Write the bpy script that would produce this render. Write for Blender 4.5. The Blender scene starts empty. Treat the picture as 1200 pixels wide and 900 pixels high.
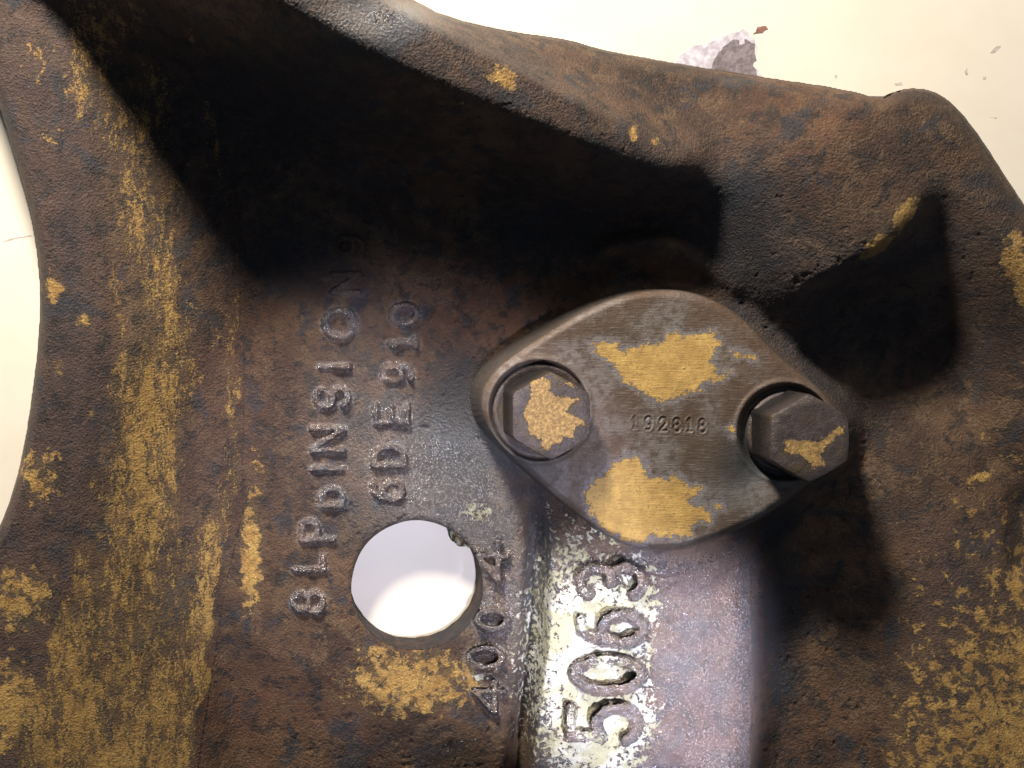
import bpy, math, numpy as np
from mathutils import Vector

# ------------------------------------------------------------ camera, light
S = 0.0002            # metres per photo pixel at the web surface (z = 0)
H = 0.240             # camera height above the web surface
NX, NY = 350.0, 350.0 # foot of the camera's perpendicular
scene = bpy.context.scene
COL = scene.collection

cd = bpy.data.cameras.new("camera"); cam = bpy.data.objects.new("camera", cd); COL.objects.link(cam)
cam.location = (0, 0, H); cam.rotation_euler = (0, 0, 0)
cd.sensor_width = 36; cd.lens = 36
cd.shift_x = (600 - NX) / 1200; cd.shift_y = -(450 - NY) / 1200
cd.clip_start = 0.005; cd.clip_end = 20
scene.camera = cam

world = bpy.data.worlds.new("World"); scene.world = world; world.use_nodes = True
bg = world.node_tree.nodes["Background"]
bg.inputs[0].default_value = (0.55, 0.7, 1.0, 1); bg.inputs[1].default_value = 0.14

def area(name, px, py, z, tx, ty, size, power, color, shape='DISK', sy=None):
    l = bpy.data.lights.new(name, 'AREA'); l.energy = power; l.color = color
    l.shape = shape; l.size = size
    if sy: l.size_y = sy
    o = bpy.data.objects.new(name, l); COL.objects.link(o)
    p = Vector(((px - NX) * S, -(py - NY) * S, z)); t = Vector(((tx - NX) * S, -(ty - NY) * S, 0))
    o.location = p; o.rotation_euler = (t - p).to_track_quat('-Z', 'Y').to_euler()
    return o
area("fill_lamp", 1500, -2100, 0.38, 600, 450, 0.12, 0.5, (1.0, 0.86, 0.68))  # weak warm fill light, added out of view
area("work_lamp", -60, -1060, 0.20, 450, 200, 0.055, 3.7, (1.0, 0.94, 0.88))
def spot(name, px, py, z, tx, ty, deg, blend, power, color, rad):
    l = bpy.data.lights.new(name, 'SPOT'); l.energy = power; l.color = color
    l.spot_size = math.radians(deg); l.spot_blend = blend; l.shadow_soft_size = rad
    o = bpy.data.objects.new(name, l); COL.objects.link(o)
    p = Vector(((px - NX) * S, -(py - NY) * S, z)); t = Vector(((tx - NX) * S, -(ty - NY) * S, 0))
    o.location = p; o.rotation_euler = (t - p).to_track_quat('-Z', 'Y').to_euler()
spot("torch_lamp", 590, 800, 0.30, 470, 610, 23, 0.40, 3.5, (0.76, 0.77, 1.0), 0.006)
spot("torch_lamp", 1050, 1180, 0.26, 755, 785, 13, 0.22, 13.0, (0.74, 0.76, 1.0), 0.010)

vs = scene.view_settings
scene.display_settings.display_device = 'sRGB'
vs.view_transform = 'Standard'; vs.look = 'None'; vs.exposure = 0; vs.gamma = 1
scene.cycles.max_bounces = 5

# ------------------------------------------------------------ numeric helpers
def P(px, py, z):
    """photo pixel + height (m) -> world"""
    k = (H - z) / H
    return (px - NX) * S * k, -(py - NY) * S * k, z

_rng = np.random.RandomState(7)
_lat = [_rng.rand(256, 256).astype(np.float32) for _ in range(6)]
def vn(x, y, seed=0):
    a = _lat[seed % 6]; o = seed * 37.3
    x = x + o; y = y + o * 1.7
    xi = np.floor(x).astype(int); yi = np.floor(y).astype(int)
    fx = x - xi; fy = y - yi; fx = fx * fx * (3 - 2 * fx); fy = fy * fy * (3 - 2 * fy)
    x0 = xi & 255; x1 = (xi + 1) & 255; y0 = yi & 255; y1 = (yi + 1) & 255
    return (a[y0, x0] * (1 - fx) + a[y0, x1] * fx) * (1 - fy) + (a[y1, x0] * (1 - fx) + a[y1, x1] * fx) * fy
def fbm(x, y, sc, seed=0, octv=4):
    r = 0; amp = .5; tot = 0; s = sc
    for i in range(octv):
        r = r + amp * (vn(x / s, y / s, seed + i) * 2 - 1); tot += amp; amp *= .5; s *= .5
    return r / tot
def ss(a, b, x):
    t = np.clip((x - a) / (b - a), 0, 1); return t * t * (3 - 2 * t)
def segd(x, y, pts):
    """distance to polyline, parameter (index) of the nearest point, signed side"""
    best = np.full(x.shape, 1e9); par = np.zeros(x.shape); side = np.zeros(x.shape)
    for i in range(len(pts) - 1):
        ax, ay = pts[i]; bx, by = pts[i + 1]; dx, dy = bx - ax, by - ay
        L = dx * dx + dy * dy + 1e-9
        t = np.clip(((x - ax) * dx + (y - ay) * dy) / L, 0, 1)
        d = np.hypot(x - ax - t * dx, y - ay - t * dy)
        m = d < best
        best = np.where(m, d, best); par = np.where(m, i + t, par)
        side = np.where(m, dx * (y - ay) - dy * (x - ax), side)
    return best, par, side
def sdf(x, y, poly):
    d, _, _ = segd(x, y, list(poly) + [poly[0]])
    ins = np.zeros(x.shape, bool); n = len(poly)
    for i in range(n):
        x0, y0 = poly[i]; x1, y1 = poly[(i + 1) % n]
        if y0 == y1: continue
        c = ((y0 > y) != (y1 > y)) & (x < (x1 - x0) * (y - y0) / (y1 - y0) + x0)
        ins ^= c
    return np.where(ins, -d, d)
def smooth_poly(pts, it=2):
    for _ in range(it):
        out = []
        for i in range(len(pts)):
            a = pts[i]; b = pts[(i + 1) % len(pts)]
            out += [(a[0] * .75 + b[0] * .25, a[1] * .75 + b[1] * .25), (a[0] * .25 + b[0] * .75, a[1] * .25 + b[1] * .75)]
        pts = out
    return pts
def smooth_line(pts, it=2):
    for _ in range(it):
        out = [pts[0]]
        for i in range(len(pts) - 1):
            a = pts[i]; b = pts[i + 1]
            out += [(a[0] * .75 + b[0] * .25, a[1] * .75 + b[1] * .25), (a[0] * .25 + b[0] * .75, a[1] * .25 + b[1] * .75)]
        out.append(pts[-1]); pts = out
    return pts
def local(x, y, pad, pts):
    xs = [p[0] for p in pts]; ys = [p[1] for p in pts]
    return (x > min(xs) - pad) & (x < max(xs) + pad) & (y > min(ys) - pad) & (y < max(ys) + pad)
def gau(x, y, cx, cy, rx, ry=None, rot=0):
    ry = ry or rx; c, s = math.cos(rot), math.sin(rot)
    u = (x - cx) * c + (y - cy) * s; v = -(x - cx) * s + (y - cy) * c
    return np.exp(-(u / rx) ** 2 - (v / ry) ** 2)

# ------------------------------------------------------------ stroke glyphs (u right, v up, 0..1)
def arc(cx, cy, rx, ry, a0, a1, n=14):
    return [(cx + rx * math.cos(math.radians(a0 + (a1 - a0) * i / n)), cy + ry * math.sin(math.radians(a0 + (a1 - a0) * i / n))) for i in range(n + 1)]
GL = {
 '0': [arc(.5, .5, .42, .5, 0, 360, 20)], 'O': [arc(.5, .5, .45, .5, 0, 360, 20)],
 '8': [arc(.5, .74, .34, .26, 0, 360), arc(.5, .26, .42, .26, 0, 360)],
 '9': [arc(.5, .68, .38, .32, 0, 360), arc(.5, .5, .38, .5, 0, -110)[:] + [(.25, .03)]],
 '6': [arc(.5, .32, .38, .32, 0, 360), [(.12, .32), (.2, .7), (.45, .95), (.75, .97)]],
 '1': [[(.25, .8), (.5, 1), (.5, 0)], [(.25, 0), (.75, 0)]],
 '2': [arc(.5, .7, .36, .3, 170, -30) + [(.1, 0), (.9, 0)]],
 '3': [arc(.45, .74, .38, .26, 150, -90), arc(.45, .26, .42, .26, 90, -150)],
 '4': [[(.7, 0), (.7, 1), (.05, .3), (.98, .3)]],
 '5': [[(.85, 1), (.2, 1), (.15, .55)] + arc(.45, .32, .42, .3, 110, -150)],
 'I': [[(.5, 0), (.5, 1)]], 'L': [[(.1, 1), (.1, 0), (.9, 0)]],
 'P': [[(.1, 0), (.1, 1), (.6, 1)] + arc(.6, .76, .32, .24, 90, -90, 8) + [(.1, .52)]],
 'D': [[(.1, 0), (.1, 1), (.45, 1)] + arc(.45, .5, .47, .5, 90, -90, 10) + [(.1, 0)]],
 'E': [[(.9, 1), (.1, 1), (.1, 0), (.9, 0)], [(.1, .52), (.75, .52)]],
 'N': [[(.05, 0), (.05, 1), (.95, 0), (.95, 1)]],
 'S': [arc(.5, .74, .38, .26, 30, 270, 10) + arc(.5, .26, .38, .26, 90, -150, 10)],
}
# glyph, centre x, centre y, size across (image x), size along (image y), stroke, height mm
CAST = [
 ('8', 361, 706, 34, 28, 4.0, 1.0), ('L', 362, 660, 34, 20, 3.5, .8), ('P', 372, 622, 36, 26, 4, .9),
 ('D', 389, 583, 26, 24, 3.5, 1.0), ('I', 384, 549, 36, 8, 3.5, 1.0), ('N', 384, 515, 36, 28, 3.7, 1.1),
 ('S', 389, 466, 36, 28, 4.0, 1.0), ('I', 392, 430, 34, 8, 3.5, 1.0), ('O', 398, 379, 34, 34, 4.5, 1.1),
 ('N', 405, 332, 32, 24, 3.5, .8), ('9', 410, 288, 30, 24, 3.5, .7),
 ('6', 454, 575, 34, 26, 4.0, 1.0), ('D', 456, 535, 34, 26, 4, 1.1), ('E', 459, 485, 36, 26, 4, 1.1),
 ('9', 466, 438, 32, 24, 4, 1.1), ('1', 472, 402, 30, 18, 3.7, 1.0), ('0', 474, 368, 30, 26, 4.0, 1.0),
 ('4', 573, 818, 34, 38, 4, 1.7), ('0', 569, 771, 38, 26, 4.6, 1.7), ('0', 577, 726, 34, 26, 4.6, 1.7), ('4', 577, 660, 34, 44, 4.5, 1.7),
 ('5', 708, 846, 80, 48, 6.2, 1.6), ('0', 712, 790, 78, 42, 6.2, 1.6), ('6', 716, 736, 76, 42, 6.2, 1.6), ('3', 716, 679, 72, 42, 6.2, 1.6),
]
def glyph_lines(g, cx, cy, ah, aw, rot=True):
    out = []
    for st in GL[g]:
        if rot: out.append([(cx - (v - .5) * ah, cy - (u - .5) * aw) for u, v in st])
        else:   out.append([(cx + (u - .5) * aw, cy - (v - .5) * ah) for u, v in st])
    return out

# ------------------------------------------------------------ shape data (photo pixels)
LEFT = smooth_line([(-60, -40), (-30, 40), (0, 118), (20, 188), (38, 250), (48, 310), (50, 370), (42, 450), (30, 530), (14, 590), (-8, 640), (-60, 720), (-160, 800)], 2)
TOP = smooth_line([(300, -160), (400, -50), (476, -2), (520, 22), (600, 40), (665, 48), (700, 60), (800, 78), (890, 92), (985, 106), (1030, 118), (1052, 108), (1076, 105), (1100, 112), (1122, 130), (1150, 167), (1180, 215), (1212, 262), (1300, 420), (1400, 600)], 1)
OUTER = LEFT + [(-160, 1120), (1400, 1120)] + TOP[::-1] + [(-60, -160)]
OUTER = [(a, b) for a, b in OUTER]
HX, HY, HR = 488.5, 686.0, 76.5     # bored hole
PLATE = smooth_poly([(563, 470), (568, 448), (590, 424), (640, 391), (690, 361), (735, 344), (775, 339), (812, 343), (848, 358), (880, 382), (912, 418), (950, 447), (986, 482), (992, 508), (984, 536), (945, 568), (900, 602), (850, 627), (802, 643), (762, 645), (716, 631), (674, 600), (624, 558), (586, 522), (568, 496)], 2)
PZ = 0.012   # cover plate top
RIDGE = smooth_line([(205, -175), (300, -85), (425, -12), (520, 42), (620, 92), (720, 145), (800, 187), (822, 202)], 2)
E1 = smooth_line([(955, 330), (1000, 306), (1045, 265), (1090, 216)], 2)
E2 = smooth_line([(1090, 216), (1150, 266), (1200, 330), (1260, 430)], 2)
LUG = smooth_poly([(940, 330), (1006, 318), (1058, 274), (1094, 218), (1150, 262), (1200, 330), (1270, 460), (1400, 460), (1400, 60), (1060, 40), (1010, 110), (950, 180), (915, 250)], 2)

def outer_sdf(x, y):
    return sdf(x, y, OUTER)

def box(a, r):
    for ax in (0, 1):
        p = np.pad(a, [(r + 1, r) if i == ax else (0, 0) for i in (0, 1)], mode='edge')
        c = np.cumsum(p, axis=ax); n_ = 2 * r + 1
        a = (np.take(c, range(n_, c.shape[ax]), ax) - np.take(c, range(0, c.shape[ax] - n_), ax)) / n_
    return a
def soften(x, y, z):
    b = z
    for _ in range(3): b = box(b, 11)
    d, _, _ = segd(x, y, [(770, 150), (830, 210), (890, 270)])
    m = ss(90, 40, d)
    c = z
    for _ in range(3): c = box(c, 3)
    m2 = ss(560, 470, y) * ss(285, 340, x)
    z = z * (1 - m2) + c * m2
    return z * (1 - m) + b * m
def height(x, y, glyphs=True):
    """casting height in mm"""
    n1 = fbm(x, y, 90, 1, 3); n2 = fbm(x, y, 14, 3, 3); n3 = fbm(x, y, 4.2, 5, 2)
    L0 = np.interp(y, [-160, 0, 150, 300, 600, 700, 900, 1100], [190, 228, 262, 288, 284, 262, 232, 200])
    L1 = np.interp(y, [-160, 0, 200, 400, 550, 700, 900, 1100], [20, 70, 112, 130, 108, 72, 18, -40])
    z = 0.5 * n1
    # rim flange on the left
    t = (L0 - x) / (L0 - L1)
    uu = t / 1.35
    up = np.where(uu < 1, 15.0 * (.35 * np.clip(uu, 0, 1) + .65 * ss(-.1, 1.0, uu) ) , 15.0 - 5.0 * np.clip(uu - 1, 0, 9) ** 2)
    up = np.maximum(up, -2)
    z = z + np.where(t > 0, up, 0)
    z = z + 0.35 * fbm(x * 3.2, y * .5, 60, 2, 3) * ss(0, .15, t)
    z -= 0.2 * np.exp(-((x - L0 + 4) / 7.0) ** 2)
    # raised pad below the plate, groove to its left
    gx = np.interp(y, [560, 640, 760, 900, 1050], [612, 628, 622, 604, 590])
    down = ss(575, 640, y)
    z += down * 4.0 * ss(-2, 16, x - gx - 8) * (1 - ss(862, 905, x + 6 * n1))
    z -= down * 4.6 * np.exp(-((x - gx) / 10.5) ** 2)
    z += down * 1.5 * ss(-40, -14, x - gx) * (1 - ss(-16, 0, x - gx)) * ss(600, 680, y)
    # right-hand wall : falls off the pad, then comes up to a smooth shoulder
    rw = ss(856, 916, x + 9 * n1) * ss(400, 520, y)
    z += rw * (-8.5 + 9.5 * ss(925, 1150, x))
    # lower edge of the web rolls away (foot of the casting)
    foot = np.interp(x, [230, 300, 420, 560, 640, 790, 900, 1400], [700, 760, 815, 868, 890, 884, 884, 884])
    fd = (y - foot)
    z -= 5.5 * (1 - np.exp(-(np.clip(fd + 20, 0, 400) / 55.0) ** 2)) * ss(225, 285, x) * (1 - ss(770, 880, x))
    # rib across the top
    d, par, side = segd(x, y, RIDGE)
    k = par / (len(RIDGE) - 1)
    hc = np.interp(k, [0, .35, .6, .75, .88, 1], [58, 44, 34, 26, 17, 10])
    wid = np.interp(k, [0, .35, .6, .8, 1], [270, 235, 170, 105, 50])
    dn = np.clip(d / wid, 0, 1)
    face = hc * (1 - ss(.18, 1.0, dn))
    # behind: terrace that carries on to the far edge
    back_h = np.interp(x, [300, 600, 800, 1000], [24, 15, 10, 7])
    bk = back_h + (hc - back_h) * np.exp(-(d / np.interp(k, [0, .5, 1], [16, 26, 40])) ** 1.3)
    fade = np.exp(-np.clip(d - 20, 0, 900) / 150.0)
    zb = bk * fade + (6.0 + 5 * gau(x, y, 880, 170, 110, 90)) * (1 - fade) + .4 * n1
    zf = z * dn + face
    # signed distance to the rib line carried on towards the lug; softens past the tip
    ex, ep, es = segd(x, y, RIDGE + [(900, 262), (960, 330), (1100, 380), (1500, 400)])
    sg = np.where(es > 0, ex, -ex)
    soft = np.interp(ep, [0, len(RIDGE) - 9, len(RIDGE) + 1, len(RIDGE) + 3], [6, 14, 90, 110])
    w_ = ss(-1, 1, sg / soft)
    z = zb * (1 - w_) + zf * w_
    z += 5.5 * gau(x, y, 775, 285, 85, 45, .15)
    # curved lip just above the plate
    ld, lp, _ = segd(x, y, smooth_line([(690, 306), (730, 284), (780, 284), (826, 306), (852, 340)], 2))
    z += 2.6 * np.exp(-(ld / 15.0) ** 2)
    gd, _, _ = segd(x, y, smooth_line([(700, 280), (745, 262), (800, 270), (846, 300)], 2))
    z -= 1.8 * np.exp(-(gd / 7.0) ** 2)
    # hollow between the terrace and the lug
    z -= 3.0 * gau(x, y, 925, 262, 42, 78, -.2)
    # lug on the right
    m = local(x, y, 160, LUG)
    lug = np.full(x.shape, 1e3); lug[m] = sdf(x[m], y[m], LUG)
    e2 = ss(985, 1170, x)
    lw = 30 + 110 * e2 + 85 * ss(1000, 920, x) + 80 * ss(300, 200, y) * ss(1140, 980, x)
    tt = np.clip((lw - lug) / (lw + 12), 0, 1)
    lh = 15.0 * (tt * tt * (3 - 2 * tt) * (1 - e2) + e2 * (tt * .85 + .15 * tt * tt * (3 - 2 * tt)))
    lh += 2.5 * gau(x, y, 1070, 160, 90, 60)
    z -= 6.5 * gau(x, y, 1050, 405, 170, 90)
    z += lh
    # broken-out rough spot under the lug
    rg = ss(0, 1, 1.6 * gau(x, y, 968, 415, 46, 66))
    rr = np.abs(fbm(x, y, 38, 4, 4))
    z += rg * (2.6 * fbm(x, y, 34, 9, 4) + 2.2 * (0.35 - rr))
    # recess at the right border
    z -= 3.0 * ss(1168, 1200, x + (y - 560) * -.02) * ss(560, 600, y) * (1 - ss(655, 690, y))
    # pad that the plate sits on
    m = local(x, y, 60, PLATE)
    pl = np.full(x.shape, 1e3); pl[m] = sdf(x[m], y[m], PLATE)
    z = np.where(pl < 40, z * ss(-6, 34, pl) + (2.6) * (1 - ss(-6, 26, pl)), z)
    z -= .8 * np.exp(-((pl - 14) / 7.0) ** 2) * ss(700, 600, x)
    if x.ndim == 2: z = soften(x, y, z)
    # cast skin
    rough = 0.55 + 0.8 * ss(300, 420, x) * ss(260, 320, y) * (1 - ss(1000, 1060, x)) + .5 * ss(60, 0, np.abs(x - gx)) * down
    rough = rough * (1 - 0.55 * ss(1010, 1080, x) * ss(480, 560, y))
    rough = rough * (1 - .6 * ss(L0 + 4, L0 - 30, x))
    z += rough * (0.10 * n2 + 0.03 * n3 + .05 * fbm(x, y, 2.4, 14, 1))
    z += 0.22 * down * np.clip(fbm(x, y, 5, 11, 3) * 2.2, -1, 1) * ss(22, 6, np.abs(x - gx + 6))
    pit = np.clip(fbm(x, y, 9, 8, 3) * 2 - .75, 0, 1)
    z -= rough * .45 * pit
    # round hole's soft lip
    hd = np.hypot(x - HX, y - HY) - HR
    z -= 0.7 * np.exp(-np.clip(hd, 0, 99) / 2.2)
    gid = np.full(x.shape, -1)
    if glyphs:
        for gi, (g, cx, cy, ah, aw, sw, gh) in enumerate(CAST):
            lines = glyph_lines(g, cx, cy, ah, aw)
            allp = [p for l in lines for p in l]
            m = local(x, y, 14, allp)
            if not m.any(): continue
            dd = np.full(m.sum(), 1e3)
            wob = (1.7 if sw > 5.5 else 1.0) * fbm(x[m], y[m], 9, 12 + gi, 2)
            for l in lines: dd = np.minimum(dd, segd(x[m], y[m], l)[0])
            dd = dd + wob
            w = sw * (1.18 if sw < 5.5 else 1.15)
            z[m] += gh * 1.55 * (1 - ss(w * .4, w * 1.15, dd)) * (0.85 + .5 * fbm(x[m], y[m], 16, 30 + gi, 2))
            tmp = gid[m]; tmp[dd < w * 1.25] = gi; gid[m] = tmp
    return z, gid

# ------------------------------------------------------------ materials
def new_mat(name):
    m = bpy.data.materials.new(name); m.use_nodes = True
    nt = m.node_tree; nt.nodes.clear()
    out = nt.nodes.new("ShaderNodeOutputMaterial"); b = nt.nodes.new("ShaderNodeBsdfPrincipled")
    nt.links.new(b.outputs[0], out.inputs[0])
    return m, nt, b
class N:
    def __init__(s, nt):
        s.nt = nt
        tc = nt.nodes.new("ShaderNodeNewGeometry")
        v = nt.nodes.new("ShaderNodeVectorMath"); v.operation = 'MULTIPLY'; v.inputs[1].default_value = (1000, 1000, 1000)
        nt.links.new(tc.outputs["Position"], v.inputs[0]); s.mm = v.outputs[0]
    def link(s, a, b): s.nt.links.new(a, b)
    def set(s, sock, v):
        if hasattr(v, "is_linked") or isinstance(v, bpy.types.NodeSocket): s.link(v, sock)
        else: sock.default_value = v
    def noise(s, scale, detail=4, rough=.55, vec=None, dist=0, stretch=None):
        n = s.nt.nodes.new("ShaderNodeTexNoise"); n.inputs["Scale"].default_value = scale
        n.inputs["Detail"].default_value = detail; n.inputs["Roughness"].default_value = rough; n.inputs["Distortion"].default_value = dist
        src = vec or s.mm
        if stretch:
            v = s.nt.nodes.new("ShaderNodeVectorMath"); v.operation = 'MULTIPLY'; v.inputs[1].default_value = stretch
            s.link(src, v.inputs[0]); src = v.outputs[0]
        s.link(src, n.inputs["Vector"]); return n.outputs["Fac"]
    def vor(s, scale):
        n = s.nt.nodes.new("ShaderNodeTexVoronoi"); n.inputs["Scale"].default_value = scale
        s.link(s.mm, n.inputs["Vector"]); return n.outputs["Distance"]
    def math(s, op, a, b=0.0, c=None, clamp=False):
        n = s.nt.nodes.new("ShaderNodeMath"); n.operation = op; n.use_clamp = clamp
        s.set(n.inputs[0], a); s.set(n.inputs[1], b)
        if c is not None: s.set(n.inputs[2], c)
        return n.outputs[0]
    def ramp(s, v, a, b, o0=0., o1=1.):
        n = s.nt.nodes.new("ShaderNodeMapRange"); n.interpolation_type = 'SMOOTHSTEP'
        s.link(v, n.inputs[0]); n.inputs[1].default_value = a; n.inputs[2].default_value = b
        n.inputs[3].default_value = o0; n.inputs[4].default_value = o1; return n.outputs[0]
    def mix(s, f, a, b):
        n = s.nt.nodes.new("ShaderNodeMix"); n.data_type = 'RGBA'
        s.set(n.inputs[0], f)
        for sock, v in ((n.inputs[6], a), (n.inputs[7], b)):
            if isinstance(v, tuple): sock.default_value = (*v, 1)
            else: s.link(v, sock)
        return n.outputs[2]
    def fmix(s, f, a, b):
        n = s.nt.nodes.new("ShaderNodeMix"); n.data_type = 'FLOAT'
        s.set(n.inputs[0], f); s.set(n.inputs[2], a); s.set(n.inputs[3], b); return n.outputs[0]
    def attr(s, name):
        n = s.nt.nodes.new("ShaderNodeAttribute"); n.attribute_name = name; return n.outputs["Fac"]
    def bump(s, h, dist, strength=1, normal=None):
        n = s.nt.nodes.new("ShaderNodeBump"); n.inputs["Distance"].default_value = dist; n.inputs["Strength"].default_value = strength
        s.link(h, n.inputs["Height"])
        if normal: s.link(normal, n.inputs["Normal"])
        return n.outputs[0]

def iron_material():
    m, nt, b = new_mat("cast_iron"); n = N(nt)
    paint, crust, red, purple, streak, gloss, blue = [n.attr(a) for a in ("paint", "crust", "red", "purple", "streak", "gloss", "blue")]
    big = n.noise(.06, 4, .6); mid = n.noise(.30, 6, .68); fine = n.noise(2.2, 4, .75); grit = n.noise(5.5, 3, .7); m2 = n.noise(.9, 5, .7)
    grease_shade = n.attr("grease_shade")
    col = n.mix(n.ramp(big, .38, .64), (.045, .023, .012), (.120, .062, .028))
    dust = n.math('MULTIPLY', n.ramp(n.noise(.16, 6, .72, dist=.4), .47, .62), n.ramp(fine, .36, .60))
    col = n.mix(n.math('MULTIPLY', dust, .75), col, (.175, .110, .052))
    col = n.mix(n.math('MULTIPLY', purple, n.ramp(mid, .25, .7, 1, .55)), col, (.066, .038, .032))
    col = n.mix(n.math('MULTIPLY', red, n.ramp(mid, .3, .62, 1, .3)), col, (.115, .044, .020))
    col = n.mix(n.math('MULTIPLY', blue, .6), col, (.034, .042, .052))
    col = n.mix(n.ramp(n.noise(.22, 7, .74, dist=.3), .50, .60, 0, .85), col, (.020, .015, .012))
    col = n.mix(n.ramp(m2, .56, .70, 0, .6), col, (.135, .078, .038))
    gf = n.math('ADD', n.math('MULTIPLY', n.math('SUBTRACT', m2, .5), .6), n.math('ADD', grease_shade, n.math('MULTIPLY', n.math('SUBTRACT', mid, .5), 1.3)))
    col = n.mix(n.ramp(gf, .15, .85, 0, .92), col, (.021, .020, .021))  # near-black: grease, and shade painted in along recesses and under the rib
    col = n.mix(n.ramp(fine, .54, .76, 0, .55), col, (.17, .095, .045))
    col = n.mix(n.ramp(fine, .46, .28, 0, .75), col, (.012, .008, .006))
    oil = n.ramp(n.noise(.11, 5, .65, dist=.5), .54, .64)
    col = n.mix(n.math('MULTIPLY', oil, .6), col, (.028, .030, .036))
    # olive wash of old paint
    wash = n.math('MULTIPLY', n.ramp(n.math('ADD', paint, n.math('SUBTRACT', mid, .5)), -.35, .35), .5)
    col = n.mix(wash, col, (.125, .085, .034))
    # main paint flakes : attribute + broken-up noise
    iso = n.noise(.36, 8, .68, dist=.35)
    lon = n.math('ADD', n.noise(.42, 10, .76, dist=.6, stretch=(1.5, .6, 1)), n.math('MULTIPLY', n.math('SUBTRACT', n.noise(.09, 3, .6, stretch=(1.4, .5, 1)), .5), .55))
    pn = n.fmix(streak, iso, lon)
    pn2 = n.noise(2.6, 4, .7)
    f = n.math('ADD', n.math('MULTIPLY', n.math('SUBTRACT', pn, .5), 3.0), n.math('MULTIPLY', n.math('SUBTRACT', pn2, .5), n.fmix(streak, .8, 2.2)))
    f = n.math('ADD', f, paint)
    pm = n.ramp(f, -.03, .05)
    pc = n.mix(n.ramp(n.noise(.25, 4, .6), .35, .65), (.34, .18, .042), (.50, .30, .078))
    pc = n.mix(n.ramp(fine, .54, .34, 0, .75), pc, (.17, .098, .036))
    pc = n.mix(n.ramp(m2, .52, .66, 0, .6), pc, (.24, .13, .04))
    pc = n.mix(n.ramp(f, .05, .30, .45, 0), pc, (.16, .10, .045))
    pc = n.mix(n.math('MULTIPLY', streak, n.ramp(mid, .3, .6, .75, .35)), pc, (.30, .175, .045))
    # pale granular crust
    cf = n.math('ADD', n.math('MULTIPLY', n.math('SUBTRACT', n.noise(.75, 6, .68, dist=.5), .5), 4.6), crust)
    cm = n.ramp(cf, -.02, .06)
    cc = n.mix(n.ramp(n.noise(.18, 2, .5), .4, .6), (.36, .33, .19), (.50, .48, .38))
    col = n.mix(pm, col, pc); col = n.mix(cm, col, cc)
    # white specks
    sp = n.math('MULTIPLY', n.ramp(n.noise(3.4, 1, .5), .76, .80), n.ramp(n.noise(.3, 2), .5, .65))
    col = n.mix(sp, col, (.45, .40, .34))
    n.link(col, b.inputs["Base Color"])
    r = n.fmix(gloss, n.ramp(mid, .3, .7, .58, .75), n.ramp(fine, .3, .7, .10, .32))
    r = n.fmix(pm, r, .55); r = n.fmix(cm, r, .62)
    n.link(r, b.inputs["Roughness"])
    n.set(b.inputs["Specular IOR Level"], n.fmix(gloss, .45, 1.0))
    n.set(b.inputs["IOR"], n.fmix(n.math("MULTIPLY", gloss, n.math("SUBTRACT", 1.0, cm)), 1.42, 2.0))
    h = n.math('ADD', n.math('MULTIPLY', fine, .6), n.math('MULTIPLY', grit, .45))
    h = n.math('ADD', h, n.math('MULTIPLY', pm, .08)); h = n.math('ADD', h, n.math('MULTIPLY', cm, .38))
    h = n.math('ADD', h, n.math('MULTIPLY', m2, .22)); h = n.math('ADD', h, n.math('MULTIPLY', n.vor(1.9), .40)); h = n.math('ADD', h, n.math('MULTIPLY', n.vor(.95), .22))
    n.link(n.bump(h, .00060, 1.0), b.inputs["Normal"])
    return m

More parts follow.
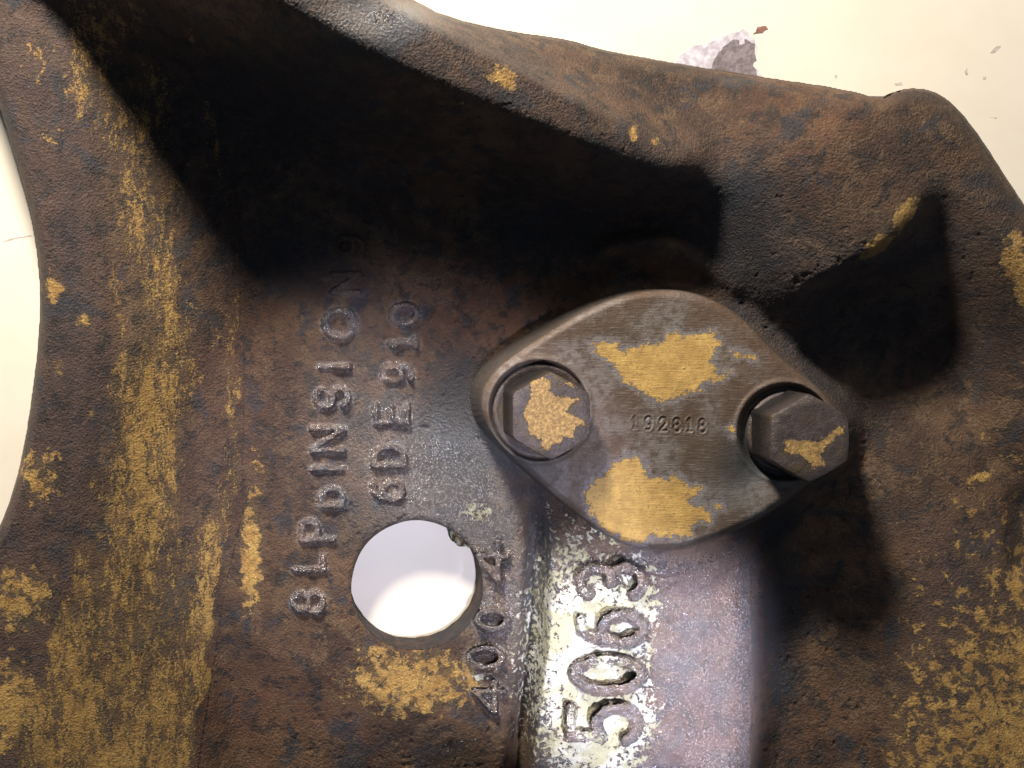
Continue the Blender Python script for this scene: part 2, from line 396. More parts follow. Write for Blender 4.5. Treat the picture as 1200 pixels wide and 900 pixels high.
def plate_material():
    m, nt, b = new_mat("worn_steel"); n = N(nt)
    paint = n.attr("paint"); rust = n.attr("rust"); dark = n.attr("dark_tint")
    big = n.noise(.10, 4, .6); mid = n.noise(.5, 5, .65); fine = n.noise(2.5, 4, .7)
    scr = n.noise(1.6, 3, .6, stretch=(.16, 1.6, 1))
    col = n.mix(n.ramp(big, .38, .64), (.095, .063, .040), (.180, .155, .132))
    col = n.mix(n.ramp(mid, .42, .64, 0, .9), col, (.080, .052, .034))
    col = n.mix(n.ramp(n.noise(1.1, 5, .75), .55, .66, 0, .6), col, (.055, .040, .030))
    col = n.mix(n.math('MULTIPLY', rust, n.ramp(mid, .3, .6, .95, .35)), col, (.098, .052, .026))
    col = n.mix(n.ramp(scr, .55, .75, 0, .5), col, (.26, .22, .18))
    col = n.mix(n.ramp(fine, .44, .28, 0, .6), col, (.035, .026, .020))
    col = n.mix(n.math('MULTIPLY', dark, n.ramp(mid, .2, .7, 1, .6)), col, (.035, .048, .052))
    iso = n.noise(.75, 7, .66, dist=.4)
    f = n.math('ADD', n.math('MULTIPLY', n.math('SUBTRACT', iso, .5), 1.15), paint)
    f = n.math('ADD', f, n.math('MULTIPLY', n.math('SUBTRACT', n.noise(2.6, 4, .75), .5), .65))
    pm = n.ramp(f, -.01, .03)
    hol = n.math('MULTIPLY', n.ramp(n.noise(2.2, 3, .75), .63, .67), n.ramp(n.noise(.3, 2), .48, .6))
    pm = n.math('MULTIPLY', pm, n.math('SUBTRACT', 1.0, hol))
    pc = n.mix(n.ramp(n.noise(.3, 4, .65), .35, .65), (.36, .215, .060), (.50, .31, .088))
    pc = n.mix(n.ramp(fine, .42, .28, 0, .7), pc, (.22, .13, .05))
    pc = n.mix(n.ramp(scr, .56, .72, 0, .5), pc, (.30, .20, .075))
    pc = n.mix(n.ramp(n.noise(1.3, 5, .75), .54, .66, 0, .55), pc, (.26, .155, .05))
    pale = n.math('MULTIPLY', n.ramp(f, -.30, -.06), n.ramp(f, .02, -.02))
    col = n.mix(n.math('MULTIPLY', pale, .55), col, (.23, .215, .22))
    col = n.mix(pm, col, pc)
    n.link(col, b.inputs["Base Color"])
    n.link(n.fmix(pm, n.ramp(mid, .3, .7, .46, .66), .68), b.inputs["Roughness"])
    n.set(b.inputs["Metallic"], n.fmix(pm, .12, 0.))
    h = n.math('ADD', n.math('MULTIPLY', fine, .30), n.math('MULTIPLY', scr, .35))
    h = n.math('ADD', h, n.math('MULTIPLY', pm, .55)); h = n.math('ADD', h, n.math('MULTIPLY', mid, .45))
    n.link(n.bump(h, .00034, 1.0), b.inputs["Normal"])
    return m

def bolt_material():
    m, nt, b = new_mat("bolt_steel"); n = N(nt)
    paint = n.attr("paint")
    mid = n.noise(.5, 5, .65); fine = n.noise(2.5, 4, .7)
    col = n.mix(n.ramp(mid, .35, .7), (.062, .047, .043), (.098, .074, .062))
    col = n.mix(n.ramp(n.noise(.22, 3), .5, .68), col, (.085, .060, .034))
    col = n.mix(n.ramp(fine, .42, .26, 0, .7), col, (.022, .018, .018))
    f = n.math('ADD', n.math('MULTIPLY', n.math('SUBTRACT', n.noise(1.0, 6, .66, dist=.4), .5), .75), paint)
    f = n.math('ADD', f, n.math('MULTIPLY', n.math('SUBTRACT', n.noise(3.4, 3, .7), .5), .5))
    pm = n.ramp(f, -.01, .03)
    pc = n.mix(n.ramp(n.noise(1.4, 6, .75), .42, .62), (.20, .115, .040), (.40, .25, .075))
    pc = n.mix(n.ramp(fine, .45, .3, 0, .7), pc, (.20, .11, .045))
    col = n.mix(n.attr('grease_shade'), col, (.016, .014, .013))
    col = n.mix(pm, col, pc)
    n.link(col, b.inputs["Base Color"]); n.set(b.inputs["Roughness"], n.fmix(pm, .42, .6))
    n.set(b.inputs["Metallic"], n.fmix(pm, .3, 0.))
    h = n.math('ADD', n.math('MULTIPLY', fine, .35), n.math('MULTIPLY', mid, .7))
    h = n.math('ADD', h, n.math('MULTIPLY', pm, .6))
    n.link(n.bump(h, .00045, 1.0), b.inputs["Normal"])
    return m

def flat_material(name, c0, c1, scale, rough=.5, bump=0.0, spec=.4):
    m, nt, b = new_mat(name); n = N(nt)
    v = n.noise(scale, 5, .6)
    n.link(n.mix(n.ramp(v, .35, .65), c0, c1), b.inputs["Base Color"]); b.inputs["Roughness"].default_value = rough
    b.inputs["Specular IOR Level"].default_value = spec
    if bump: n.link(n.bump(n.noise(scale * 4, 4), bump), b.inputs["Normal"])
    return m

MI, MP, MB_ = iron_material(), plate_material(), bolt_material()
MT = flat_material("cream_enamel", (.69, .61, .475), (.73, .655, .525), .03, .38, .00002)
M_CHIP = flat_material("bare_grey", (.13, .105, .10), (.24, .20, .20), .35, .6, .0002)
M_SMEAR = flat_material("scuffed_white", (.40, .36, .38), (.62, .57, .58), .5, .5, .0001)
M_SCR = flat_material("scratch_grey", (.40, .35, .30), (.55, .48, .40), .8, .6)

# ------------------------------------------------------------ object helpers
def empty(name, loc, label, cat, group=None):
    o = bpy.data.objects.new(name, None); COL.objects.link(o); o.location = loc; o.empty_display_size = .01
    o["label"] = label; o["category"] = cat
    if group: o["group"] = group
    return o
def mesh_obj(name, verts, faces, mat, parent=None, normals=None, attrs=None, smooth=True):
    """verts (n,3) world; faces (m,4) int array"""
    me = bpy.data.meshes.new(name)
    off = np.array(parent.location) if parent else np.zeros(3)
    verts = np.asarray(verts, dtype=np.float64) - off
    faces = np.asarray(faces, dtype=np.int32)
    me.vertices.add(len(verts)); me.vertices.foreach_set("co", verts.astype(np.float32).ravel())
    me.loops.add(faces.size); me.loops.foreach_set("vertex_index", faces.ravel())
    me.polygons.add(len(faces))
    me.polygons.foreach_set("loop_start", np.arange(0, faces.size, 4, dtype=np.int32))
    me.polygons.foreach_set("use_smooth", np.full(len(faces), smooth))
    me.update(calc_edges=True)
    for k, a in (attrs or {}).items():
        at = me.attributes.new(k, 'FLOAT', 'POINT'); at.data.foreach_set("value", a.astype(np.float32).ravel())
    if normals is not None:
        me.normals_split_custom_set_from_vertices(normals.astype(np.float32).tolist() if len(normals) < 5e4 else normals.astype(np.float32))
    me.materials.append(mat)
    o = bpy.data.objects.new(name, me); COL.objects.link(o)
    if parent: o.parent = parent
    return o
def axis(a0, a1, lo, hi, st, coarse):
    return np.concatenate([np.arange(a0, lo, coarse), np.arange(lo, hi, st), np.arange(hi, a1 + coarse, coarse)])

# ------------------------------------------------------------ tabletop
TZ = -0.0098
def prism(name, pts, z0, z1, mat, parent):
    """small polygon patch with thickness (world from pixels)"""
    n = len(pts)
    top = [P(x, y, z1) for x, y in pts]; bot = [P(x, y, z0) for x, y in pts]
    me = bpy.data.meshes.new(name)
    off = Vector(parent.location) if parent else Vector((0, 0, 0))
    V = [Vector(p) - off for p in top + bot]
    F = [list(range(n))[::-1]] + [[i, (i + 1) % n, n + (i + 1) % n, n + i] for i in range(n)]
    me.from_pydata(V, [], F); me.materials.append(mat); me.update()
    o = bpy.data.objects.new(name, me); COL.objects.link(o); o.parent = parent
    return o
tw = 1.2
me = bpy.data.meshes.new("tabletop")
me.from_pydata([(-tw, -tw, TZ), (tw, -tw, TZ), (tw, tw, TZ), (-tw, tw, TZ), (-tw, -tw, TZ - .03), (tw, -tw, TZ - .03), (tw, tw, TZ - .03), (-tw, tw, TZ - .03)], [],
               [(0, 1, 2, 3), (7, 6, 5, 4), (0, 4, 5, 1), (1, 5, 6, 2), (2, 6, 7, 3), (3, 7, 4, 0)])
me.materials.append(MT); me.update()
table = bpy.data.objects.new("tabletop", me); COL.objects.link(table); table["kind"] = "structure"
def jit(pts, amp, seed, sub=4):
    r = np.random.RandomState(seed); out = []
    for i in range(len(pts)):
        a = pts[i]; b = pts[(i + 1) % len(pts)]
        for k in range(sub):
            t = k / sub; out.append((a[0] * (1 - t) + b[0] * t + r.randn() * amp, a[1] * (1 - t) + b[1] * t + r.randn() * amp))
    return out
prism("scuff", jit([(790, 72), (812, 54), (845, 44), (872, 34), (884, 44), (888, 60), (884, 76), (896, 96), (870, 110), (800, 110)], 1.0, 3), TZ, TZ + .00005, M_SMEAR, table)
prism("paint_chip", jit([(834, 78), (842, 62), (850, 52), (862, 46), (868, 54), (874, 45), (883, 50), (886, 62), (882, 78), (892, 96), (880, 112), (826, 108), (832, 88)], 1.1, 4), TZ + .00005, TZ + .00010, M_CHIP, table)
prism("paint_chip", jit([(882, 40), (888, 32), (898, 30), (900, 34), (893, 38)], .6, 5, 3), TZ, TZ + .00012, flat_material("rust_brown", (.16, .07, .05), (.28, .14, .10), 1, .7), table)
for i, q in enumerate([[(1160, 62), (1168, 54), (1173, 54), (1166, 62)], [(1130, 84), (1133, 80), (1134, 87), (1131, 88)], [(1152, 90), (1155, 89), (1155, 93), (1152, 93)],
                       [(1048, 98), (1056, 96), (1058, 99), (1050, 100)], [(978, 88), (981, 88), (981, 91), (978, 91)], [(4, 282), (18, 278), (36, 275), (38, 277), (18, 280), (5, 284)],
                       [(1160, 138), (1168, 137), (1168, 139)]]):
    prism("scratch", jit(q, .4, 20 + i, 2), TZ, TZ + .00005, M_SCR, table)

# ------------------------------------------------------------ the casting
gx_ = axis(-150, 1380, -16, 1218, 1.2, 9); gy_ = axis(-150, 1100, -16, 916, 1.2, 9)
X, Y = np.meshgrid(gx_, gy_)
Z, GID = height(X, Y)
od = outer_sdf(X, Y)
# rounded rim that drops to the table at the outline
edge = np.clip(-od, 0, 60)
rim_w = np.where(X < 200, 10.0, 16.0)
floorz = TZ * 1000 - 1.5
k = 1 - np.clip(edge / rim_w, 0, 1)
Z = Z - 3.2 * k ** 2
drop = ss(-.2, 2.6, od + .5 * fbm(X, Y, 10, 21, 2))
Z = Z * (1 - drop) + floorz * drop
Z = np.maximum(Z, floorz)
Z[0, :] = Z[-1, :] = floorz; Z[:, 0] = Z[:, -1] = floorz
ang = np.arctan2(Y - HY, X - HX)
def hole_r(a): return HR * (1 + .010 * np.cos(2 * a + .6) + .006 * np.sin(3 * a + 1) + .004 * np.sin(7 * a))
rh = np.hypot(X - HX, Y - HY); RR = hole_r(ang)
ins = rh < RR
Xs = np.where(ins & (rh > RR - 2.5), HX + (X - HX) * RR / np.maximum(rh, 1), X)
Ys = np.where(ins & (rh > RR - 2.5), HY + (Y - HY) * RR / np.maximum(rh, 1), Y)
Zm = Z / 1000
K = (H - Zm) / H
WX, WY = (Xs - NX) * S * K, -(Ys - NY) * S * K
V = np.stack([WX, WY, Zm], -1)
du = np.gradient(V, axis=1); dv = np.gradient(V, axis=0)
NRM = np.cross(dv, du); NRM /= np.linalg.norm(NRM, axis=-1, keepdims=True) + 1e-20
NRM[NRM[..., 2] < 0] *= -1

# surface attributes
def blobs(x, y, items):
    f = np.full(x.shape, -2.0)
    for (cx, cy, rx, ry, s, *rot) in items:
        r = rot[0] if rot else 0
        f = np.maximum(f, -2 + (2 + s) * gau(x, y, cx, cy, rx, ry, r) ** .5)
    return f
L0 = np.interp(Y, [0, 150, 300, 600, 700, 900], [228, 262, 288, 284, 262, 232])
L1 = np.interp(Y, [0, 200, 400, 550, 700, 900], [70, 112, 130, 108, 72, 18])
t = (L0 - X) / (L0 - L1)
t = t + .06 * fbm(X, Y, 40, 51, 3)
band = ss(-.03, .05, t) * (1 - ss(.95, 1.12, t))
dens = np.interp(Y, [-20, 150, 300, 450, 600, 750, 900], [-.1, -.15, -.17, .03, -.02, .06, .10])
var = -.55 * gau(t, Y * 0, .25, 0, .16, 1) * (1 - ss(500, 760, Y)) - .5 * ss(.07, .0, t) - .25 * ss(.72, 1.0, t) * (1 - ss(600, 850, Y))
paint = -2 + band * (2 + dens + var)
paint = np.maximum(paint, blobs(X, Y, [
    (8, 830, 60, 90, .30), (45, 560, 45, 60, .10), (25, 700, 60, 60, .22), (62, 335, 22, 30, .1), (98, 375, 14, 14, .25), (70, 430, 12, 20, 0), (50, 60, 50, 90, -.18), (95, 100, 50, 90, -.1), (108, 485, 10, 16, .15), (60, 150, 40, 50, -.25),
    (592, 92, 32, 20, .35, .5), (742, 157, 9, 13, .45), (768, 166, 9, 9, .4), (545, 125, 60, 12, -.15, .2),
    (1060, 250, 14, 34, .6, .6), (1030, 285, 14, 32, .6, .9), (1188, 300, 24, 40, .3), (1200, 330, 18, 40, .5),
    (294, 650, 18, 100, .40), (300, 560, 20, 90, -.12), (1192, 690, 20, 26, .35), (1152, 558, 11, 9, .5),
    (485, 800, 120, 56, .32), (440, 770, 50, 30, .1)]))
cr = ss(1020, 1075, X + .18 * (900 - Y) * -1 + 40) * ss(540, 900, Y)
dr = -.05 + (X - 1030) / 170 * .34 + (Y - 900) / 350 * .55 - 1.2 * ss(1075, 985, X + .10 * (Y - 700))
paint = np.where((X > 960) & (Y > 450), np.maximum(paint, dr), paint)
crust = blobs(X, Y, [(690, 760, 110, 200, .20), (700, 860, 95, 80, .28), (740, 720, 80, 110, .22), (745, 840, 70, 70, .2), (560, 790, 30, 30, -.1), (560, 600, 34, 22, -.05), (670, 650, 50, 34, .05), (540, 870, 40, 30, -.5)])
crust -= 1.1 * ss(745, 815, X + 14 * fbm(X, Y, 60, 43, 2))
crust += .5 * ss(640, 720, Y) * gau(X, Y, 690, 780, 60, 150)
crust -= 1.7 * (GID >= 21) * (.3 + .7 * ss(-.3, .3, fbm(X, Y, 30, 41, 2)))      # worn faces of the big numerals
crust -= .6 * (GID >= 0) * (GID < 21)
red = np.clip(.9 * gau(X, Y, 300, 830, 130, 70) + .8 * gau(X, Y, 560, 380, 120, 90) + .7 * gau(X, Y, 860, 860, 120, 60) + .6 * gau(X, Y, 930, 150, 90, 70) + .5 * gau(X, Y, 280, 400, 60, 160) + .5 * gau(X, Y, 760, 240, 110, 40) + .6 * gau(X, Y, 860, 670, 40, 90), 0, 1)
purple = np.clip(.9 * (1 - ss(.9, 1.1, -t + 2)) + .9 * ss(1030, 1100, X) * ss(560, 640, Y) + .8 * ss(760, 800, X) * ss(640, 680, Y) * (1 - ss(900, 960, X)) + .7 * gau(X, Y, 640, 110, 160, 60, .45) + .35 * band + .5 * gau(X, Y, 320, 520, 80, 120), 0, 1)
gl = (GID >= 0).astype(float)
for _ in range(5):
    gl = (gl + np.roll(gl, 1, 0) + np.roll(gl, -1, 0) + np.roll(gl, 1, 1) + np.roll(gl, -1, 1)) / 5
gloss = np.clip(.08 + 1.0 * gl * ss(300, 400, Y) + .40 * gau(X, Y, 530, 560, 75, 100) + .95 * ss(612, 660, X) * ss(600, 680, Y) * (1 - ss(870, 900, X)) + .8 * gau(X, Y, 520, 560, 70, 60) + .9 * gau(X, Y, 585, 680, 40, 90) + .45 * gau(X, Y, 430, 480, 70, 160) + .8 * gau(X, Y, 450, 20, 60, 25), 0, 1)
grease_shade = np.clip(1.1 * gau(X, Y, 545, 490, 60, 90) + 1.3 * gau(X, Y, 634, 720, 17, 190) + .9 * gau(X, Y, 870, 260, 60, 90, .2) + .45 * gau(X, Y, 1010, 400, 150, 90) + .9 * gau(X, Y, 640, 270, 110, 60)
                 + .8 * gau(X, Y, 915, 720, 36, 190) + .7 * gau(X, Y, 330, 300, 90, 60) + .3 * gau(X, Y, 90, 330, 30, 200) + .4 * gau(X, Y, 700, 30, 200, 30) + .8 * gau(X, Y, 330, 110, 190, 110) + .18 * ss(1.0, 1.25, t), 0, 1)  # grease plus painted shade: below rib and lug, in groove, strip beside pad
blue = np.clip(.8 * gau(X, Y, 520, 560, 90, 90) + .6 * ss(640, 780, X) * 0 + .7 * gau(X, Y, 960, 410, 120, 110) + .5 * gau(X, Y, 740, 210, 120, 40) + .5 * gau(X, Y, 1100, 300, 70, 80) + .4 * gau(X, Y, 860, 240, 70, 70) + .5 * gau(X, Y, 640, 760, 60, 160), 0, 1)  # bluish patches; those at rib face, hollow and lug pocket are painted shade
ATT = dict(paint=paint, crust=crust, red=red, purple=purple, streak=band, gloss=gloss, blue=blue, grease_shade=grease_shade)

casting = empty("machine_casting", (0, 0, TZ), "rusty brown cast iron machine casting with worn yellow paint, raised lettering and a round hole", "casting")
# face labels
ny, nx = X.shape
idx = np.arange(ny * nx).reshape(ny, nx)
F = np.stack([idx[1:, :-1], idx[1:, 1:], idx[:-1, 1:], idx[:-1, :-1]], -1)
fx = (X[:-1, :-1] + X[1:, 1:]) / 2; fy = (Y[:-1, :-1] + Y[1:, 1:]) / 2
lab = np.zeros(fx.shape, int)                                   # 0 web
fL0 = np.interp(fy, [-160, 0, 150, 300, 600, 700, 900, 1100], [190, 228, 262, 288, 284, 262, 232, 200])
d, par, side = segd(fx, fy, RIDGE)
kk = par / (len(RIDGE) - 1)
lab[(side > 0) & (d < np.interp(kk, [0, .35, .6, .8, 1], [270, 235, 170, 105, 40]) * .86) & (fy < 320)] = 2    # rib
lab[(side <= 0) & (fy < 270)] = 3                               # back terrace
lab[(side <= 0) & (d < 9) & (fy < 205)] = 2
ml = local(fx, fy, 5, LUG); sl = np.full(fx.shape, 99.); sl[ml] = sdf(fx[ml], fy[ml], LUG)
lab[sl < 6] = 4                                                 # lug
gxx = np.interp(fy, [560, 640, 760, 900, 1050], [612, 628, 622, 604, 590])
lab[(fy > 590) & (fx > gxx + 4) & (fx < 888)] = 5               # pad
lab[(fx >= 888) & (fy > 480)] = 6                               # side wall
lab[fx < fL0] = 1
g4 = GID[:-1, :-1]
lab = np.where(g4 >= 0, 100 + g4, lab)
cr_ = np.hypot(fx - HX, fy - HY); ca = np.arctan2(fy - HY, fx - HX)
keep = cr_ > hole_r(ca)
fo = outer_sdf(fx, fy) < 6
keep &= fo
names = {0: "web", 1: "rim_flange", 2: "rib", 3: "shoulder", 4: "lug", 5: "raised_pad", 6: "side_wall"}
plabel = {1: "tall curved rim streaked with worn ochre paint", 4: "rounded lug with flakes of yellow paint along its edge", 6: "sloping wall with patchy yellow paint", 5: "raised pad with pale crust"}
Vf = V.reshape(-1, 3); Nf = NRM.reshape(-1, 3)
for l in sorted(set(np.unique(lab[keep]))):
    ff = F[keep & (lab == l)].reshape(-1, 4)
    if len(ff) < 4: continue
    u, inv = np.unique(ff.ravel(), return_inverse=True)
    nm = names.get(l) or ("cast_letter" if CAST[l - 100][0].isalpha() else "cast_digit")
    o = mesh_obj(nm, Vf[u], inv.reshape(-1, 4), MI, casting, Nf[u], {k_: a.ravel()[u] for k_, a in ATT.items()})
    if l in plabel: o["label"] = plabel[l]

# bore of the hole
na = 160; A = np.linspace(0, 2 * np.pi, na, endpoint=False); rr = hole_r(A)
hxp, hyp = HX + rr * np.cos(A), HY + rr * np.sin(A)
zr = height(hxp, hyp, False)[0] / 1000
rings = []
BD = 8
zs = [0] + [i / BD for i in range(1, BD + 1)]
wx, wy, _ = P(hxp, hyp, zr)
cxw, cyw = wx.mean(), wy.mean()
for s_ in zs:
    z_ = zr * (1 - s_) + (-.0094) * s_
    f_ = 1 + .004 * np.sin(A * 23 + s_ * 9) * (s_ > 0)
    rings.append(np.stack([cxw + (wx - cxw) * f_, cyw + (wy - cyw) * f_, z_], -1))
# underside lip
rings.append(np.stack([cxw + (wx - cxw) * 1.25, cyw + (wy - cyw) * 1.25, np.full(na, -.0095)], -1))
Vb = np.concatenate(rings); Fb = []
for r_ in range(len(rings) - 1):
    for i in range(na):
        j = (i + 1) % na; Fb.append((r_ * na + i, (r_ + 1) * na + i, (r_ + 1) * na + j, r_ * na + j))
mesh_obj("bore", Vb, Fb, MI, casting, None, {k_: np.full(len(Vb), v_) for k_, v_ in dict(paint=-2, crust=-2, red=.5, purple=.3, streak=0, gloss=0, blue=0, grease_shade=.55).items()})
# small burr on the bore's edge
bp = [(527, 623), (530, 634), (538, 640), (549, 641), (556, 646), (560, 640), (548, 626), (538, 617)]
o = prism("burr", jit(bp, .7, 9, 3), -.0090, -.0055, MI, casting)

# ------------------------------------------------------------ cover plate
LB = (632, 481); RB = (921, 506)
STAMP = [('1', 744, 495, 14, 7), ('9', 760, 496, 15, 9), ('2', 777, 497, 15, 10), ('8', 793, 498, 15, 9), ('1', 808, 498, 15, 8), ('8', 823, 499, 15, 9)]
px_ = np.arange(535, 1012, 1.0); py_ = np.arange(318, 668, 1.0)
X2, Y2 = np.meshgrid(px_, py_)
sd = sdf(X2, Y2, PLATE)
gyy, gxx2 = np.gradient(sd)
tx_, ty_ = NX - X2, NY - Y2; tn = np.hypot(tx_, ty_)
facing = np.clip((gxx2 * tx_ + gyy * ty_) / tn, 0, 1)
wd = 2.2 + facing * tn * 13.5 / 228 * 1.12
top = 12.0 + .25 * fbm(X2, Y2, 110, 2, 2) + .07 * fbm(X2, Y2, 14, 4, 3)
top -= 1.1 * (np.clip(1 + sd / 9.0, 0, 1)) ** 2
for (bx, by), r0, dep in ((LB, 58, 2.0), (RB, 56, 2.2)):
    rb = np.hypot(X2 - bx, Y2 - by)
    top -= dep * (1 - ss(r0 - 5, r0 + 2, rb)) - .35 * np.exp(-((rb - r0 - 3) / 3.5) ** 2)
top -= 1.6 * gau(X2, Y2, 884, 548, 26, 34, .6)
base = -1.5
z2 = np.where(sd <= 0, top, 12 - 1.1 - (12 - 1.1 - base) * np.clip(sd / wd, 0, 1) + .1 * fbm(X2, Y2, 9, 6, 2))
gid2 = np.full(X2.shape, -1)
for gi, (g, cx, cy, ah, aw) in enumerate(STAMP):
    lines = glyph_lines(g, cx, cy, ah, aw, False)
    m = local(X2, Y2, 8, [p for l in lines for p in l])
    dd = np.full(m.sum(), 99.)
    for l in lines: dd = np.minimum(dd, segd(X2[m], Y2[m], l)[0])
    dp = .22 if gi else .10
    z2[m] += -dp * (1 - ss(.5, 2.0, dd)) + .12 * np.exp(-((dd - 2.7) / .8) ** 2)
    tmp = gid2[m]; tmp[dd < 2.2] = gi; gid2[m] = tmp
z2m = z2 / 1000
k2 = (H - z2m) / H
V2 = np.stack([(X2 - NX) * S * k2, -(Y2 - NY) * S * k2, z2m], -1)
n2_ = np.cross(np.gradient(V2, axis=0), np.gradient(V2, axis=1)); n2_ /= np.linalg.norm(n2_, axis=-1, keepdims=True)
n2_[n2_[..., 2] < 0] *= -1
PA = [(694, 404), (700, 400), (722, 402), (730, 412), (752, 404), (778, 402), (784, 390), (792, 387), (800, 394), (822, 390), (838, 388), (843, 402), (840, 412), (833, 422), (838, 432), (844, 440), (852, 434), (856, 436), (850, 442), (838, 446), (828, 446), (820, 456), (808, 460), (792, 466), (776, 472), (764, 468), (748, 456), (732, 448), (724, 434), (712, 420), (698, 414)]
PA2 = [(856, 410), (868, 412), (884, 416), (888, 424), (874, 420), (860, 418)]
PB = [(734, 535), (748, 537), (756, 544), (754, 552), (762, 558), (780, 562), (790, 556), (800, 562), (808, 570), (822, 572), (818, 580), (804, 584), (812, 592), (824, 594), (834, 604), (832, 612), (818, 610), (812, 616), (810, 628), (796, 630), (780, 628), (764, 628), (756, 636), (744, 636), (726, 630), (708, 622), (698, 608), (688, 590), (685, 576), (696, 562), (708, 556), (716, 546)]
pf = np.minimum(sdf(X2, Y2, PA), np.minimum(sdf(X2, Y2, PB), sdf(X2, Y2, PA2) + 1))
pf = np.minimum(pf, np.hypot(X2 - 842, Y2 - 593) - 4)
pf = np.minimum(pf, np.hypot(X2 - 857, Y2 - 505) - 4)
rust = np.clip(.9 * gau(X2, Y2, 870, 415, 46, 55) + .7 * ss(40, 0, -sd) * (1 - ss(520, 620, Y2)) + .55 * gau(X2, Y2, 690, 520, 60, 90) + .4 * ss(-1, 1, sd), 0, 1)
dark_tint = np.clip(.95 * gau(X2, Y2, 880, 540, 34, 52, .5) + .75 * gau(X2, Y2, 612, 540, 60, 34, .5) + .6 * ss(-2, 3, sd) + .6 * (np.hypot(X2 - LB[0], Y2 - LB[1]) < 57) + .5 * (np.hypot(X2 - RB[0], Y2 - RB[1]) < 55), 0, 1)  # darker bluish tone in bolt recesses, scoop and along the side walls
A2 = dict(paint=np.clip(-pf / 26.0, -1, 1), rust=rust, dark_tint=dark_tint)
cover = empty("cover_plate", P(780, 490, .001), "grey diamond-shaped steel cover plate with two yellow paint patches, bolted to the casting", "plate")
i2 = np.arange(X2.size).reshape(X2.shape)
F2 = np.stack([i2[1:, :-1], i2[1:, 1:], i2[:-1, 1:], i2[:-1, :-1]], -1)
kp = (sd < wd + 3)[:-1, :-1]
g2 = gid2[:-1, :-1]
for l in range(-1, len(STAMP)):
    ff = F2[kp & (g2 == l)].reshape(-1, 4); u, inv = np.unique(ff.ravel(), return_inverse=True)
    mesh_obj("plate_body" if l < 0 else "stamped_digit", V2.reshape(-1, 3)[u], inv.reshape(-1, 4), MP, cover, n2_.reshape(-1, 3)[u], {k_: a.ravel()[u] for k_, a in A2.items()})

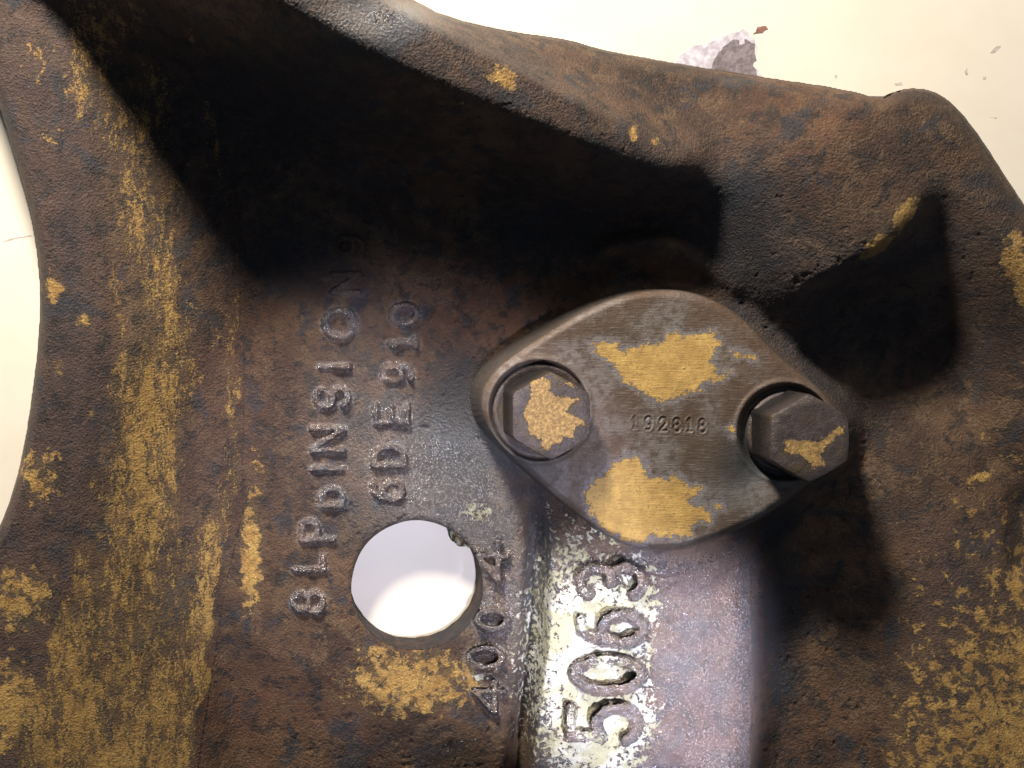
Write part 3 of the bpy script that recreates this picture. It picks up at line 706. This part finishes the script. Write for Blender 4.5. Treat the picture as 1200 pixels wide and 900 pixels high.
# ------------------------------------------------------------ bolts
def bolt(base, z0, polys, label, rot, wr, seed):
    bx, by, _ = P(base[0], base[1], z0)
    root = empty("hex_bolt", (bx, by, z0), label, "bolt", "bolts holding the cover plate")
    na = 144; A = np.linspace(0, 2 * np.pi, na, endpoint=False)
    ap = 43.5 * S * .955; R = ap / math.cos(math.pi / 6)
    am = (A - rot + math.pi / 6) % (math.pi / 3) - math.pi / 6
    hexr = ap / np.cos(am)
    hexr = np.minimum(hexr, R * .985)
    def build(prof):
        rings = []
        for fn, z in prof:
            r = fn if isinstance(fn, np.ndarray) else np.full(na, fn)
            zz = z if isinstance(z, np.ndarray) else np.full(na, z)
            rings.append(np.stack([bx + r * np.cos(A), by + r * np.sin(A), z0 + zz], -1))
        return rings
    HH = .0112
    zc = HH - (hexr - ap * .93) * .50          # chamfer line
    prof = [(hexr, -.0005), (hexr, .002), (hexr, .005), (hexr, zc - .0004), (hexr * .995, zc)]
    for q in (.97, .935): prof.append((np.minimum(hexr, 9) * 0 + (hexr * (1 - (1 - q) * 6) + ap * .93 * ((1 - q) * 6)) if q == .97 else np.full(na, ap * .93), (zc + HH) / 2 if q == .97 else HH))
    for q in np.linspace(.88, .0, 20): prof.append((ap * .93 * q + 1e-6, HH + .00012 * (1 - q)))
    rings = build(prof)
    Vv = np.concatenate(rings)
    # dents
    c = Vv[:, 0] * 5000 + 400 + seed; e = Vv[:, 1] * 5000 + 900
    Vv[:, 2] += .00016 * fbm(c, e, 30, seed, 3) * (Vv[:, 2] > z0 + .009)
    Fv = []
    for r_ in range(len(rings) - 1):
        for i in range(na):
            j = (i + 1) % na; Fv.append((r_ * na + i, r_ * na + j, (r_ + 1) * na + j, (r_ + 1) * na + i))
    kx = H / (H - Vv[:, 2]); ppx = Vv[:, 0] / S * kx + NX; ppy = -Vv[:, 1] / S * kx + NY
    pf = np.full(len(Vv), 1e3)
    for pl in polys: pf = np.minimum(pf, sdf(ppx, ppy, pl))
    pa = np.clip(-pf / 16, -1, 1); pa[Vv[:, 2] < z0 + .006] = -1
    o = mesh_obj("bolt_head", Vv, Fv, MB_, root, None, dict(paint=pa, grease_shade=np.clip((z0 + .0105 - Vv[:, 2]) / .0015, 0, .9)))
    m = o.modifiers.new("bevel edges", 'EDGE_SPLIT'); m.split_angle = math.radians(32)
    # washer
    w = wr * S
    wprof = [(w * 1.0, -.0006), (w * 1.0, .0009), (w * .97, .0014), (w * .90, .0015), (w * .84, .0011), (w * .5, .0010)]
    rings = build(wprof); Vw = np.concatenate(rings); Fw = []
    for r_ in range(len(rings) - 1):
        for i in range(na):
            j = (i + 1) % na; Fw.append((r_ * na + i, r_ * na + j, (r_ + 1) * na + j, (r_ + 1) * na + i))
    mesh_obj("washer", Vw, Fw, MB_, root, None, dict(paint=np.full(len(Vw), -1.)))
    return root
YL = [(620, 446), (634, 442), (646, 446), (645, 458), (652, 464), (670, 466), (682, 468), (668, 476), (664, 484), (682, 490), (690, 500), (676, 498), (672, 508), (676, 514), (660, 512), (658, 520), (645, 522), (647, 528), (637, 526), (634, 516), (620, 508), (618, 494), (612, 486), (618, 474), (622, 460)]
YL2 = [(662, 448), (672, 446), (676, 454), (668, 454)]
YR = [(919, 516), (930, 515), (942, 516), (958, 518), (972, 510), (982, 500), (990, 500), (990, 507), (980, 512), (968, 524), (962, 534), (966, 545), (952, 548), (946, 538), (936, 532), (921, 530)]
bolt(LB, .0100, [YL, YL2], "left hex bolt, its head mostly covered in flaking yellow paint, sunk in the plate's ring", 0, 54, 3)
bolt(RB, .0098, [YR], "right hex bolt with a bare dark head and a small streak of orange yellow paint", 0, 46, 8)
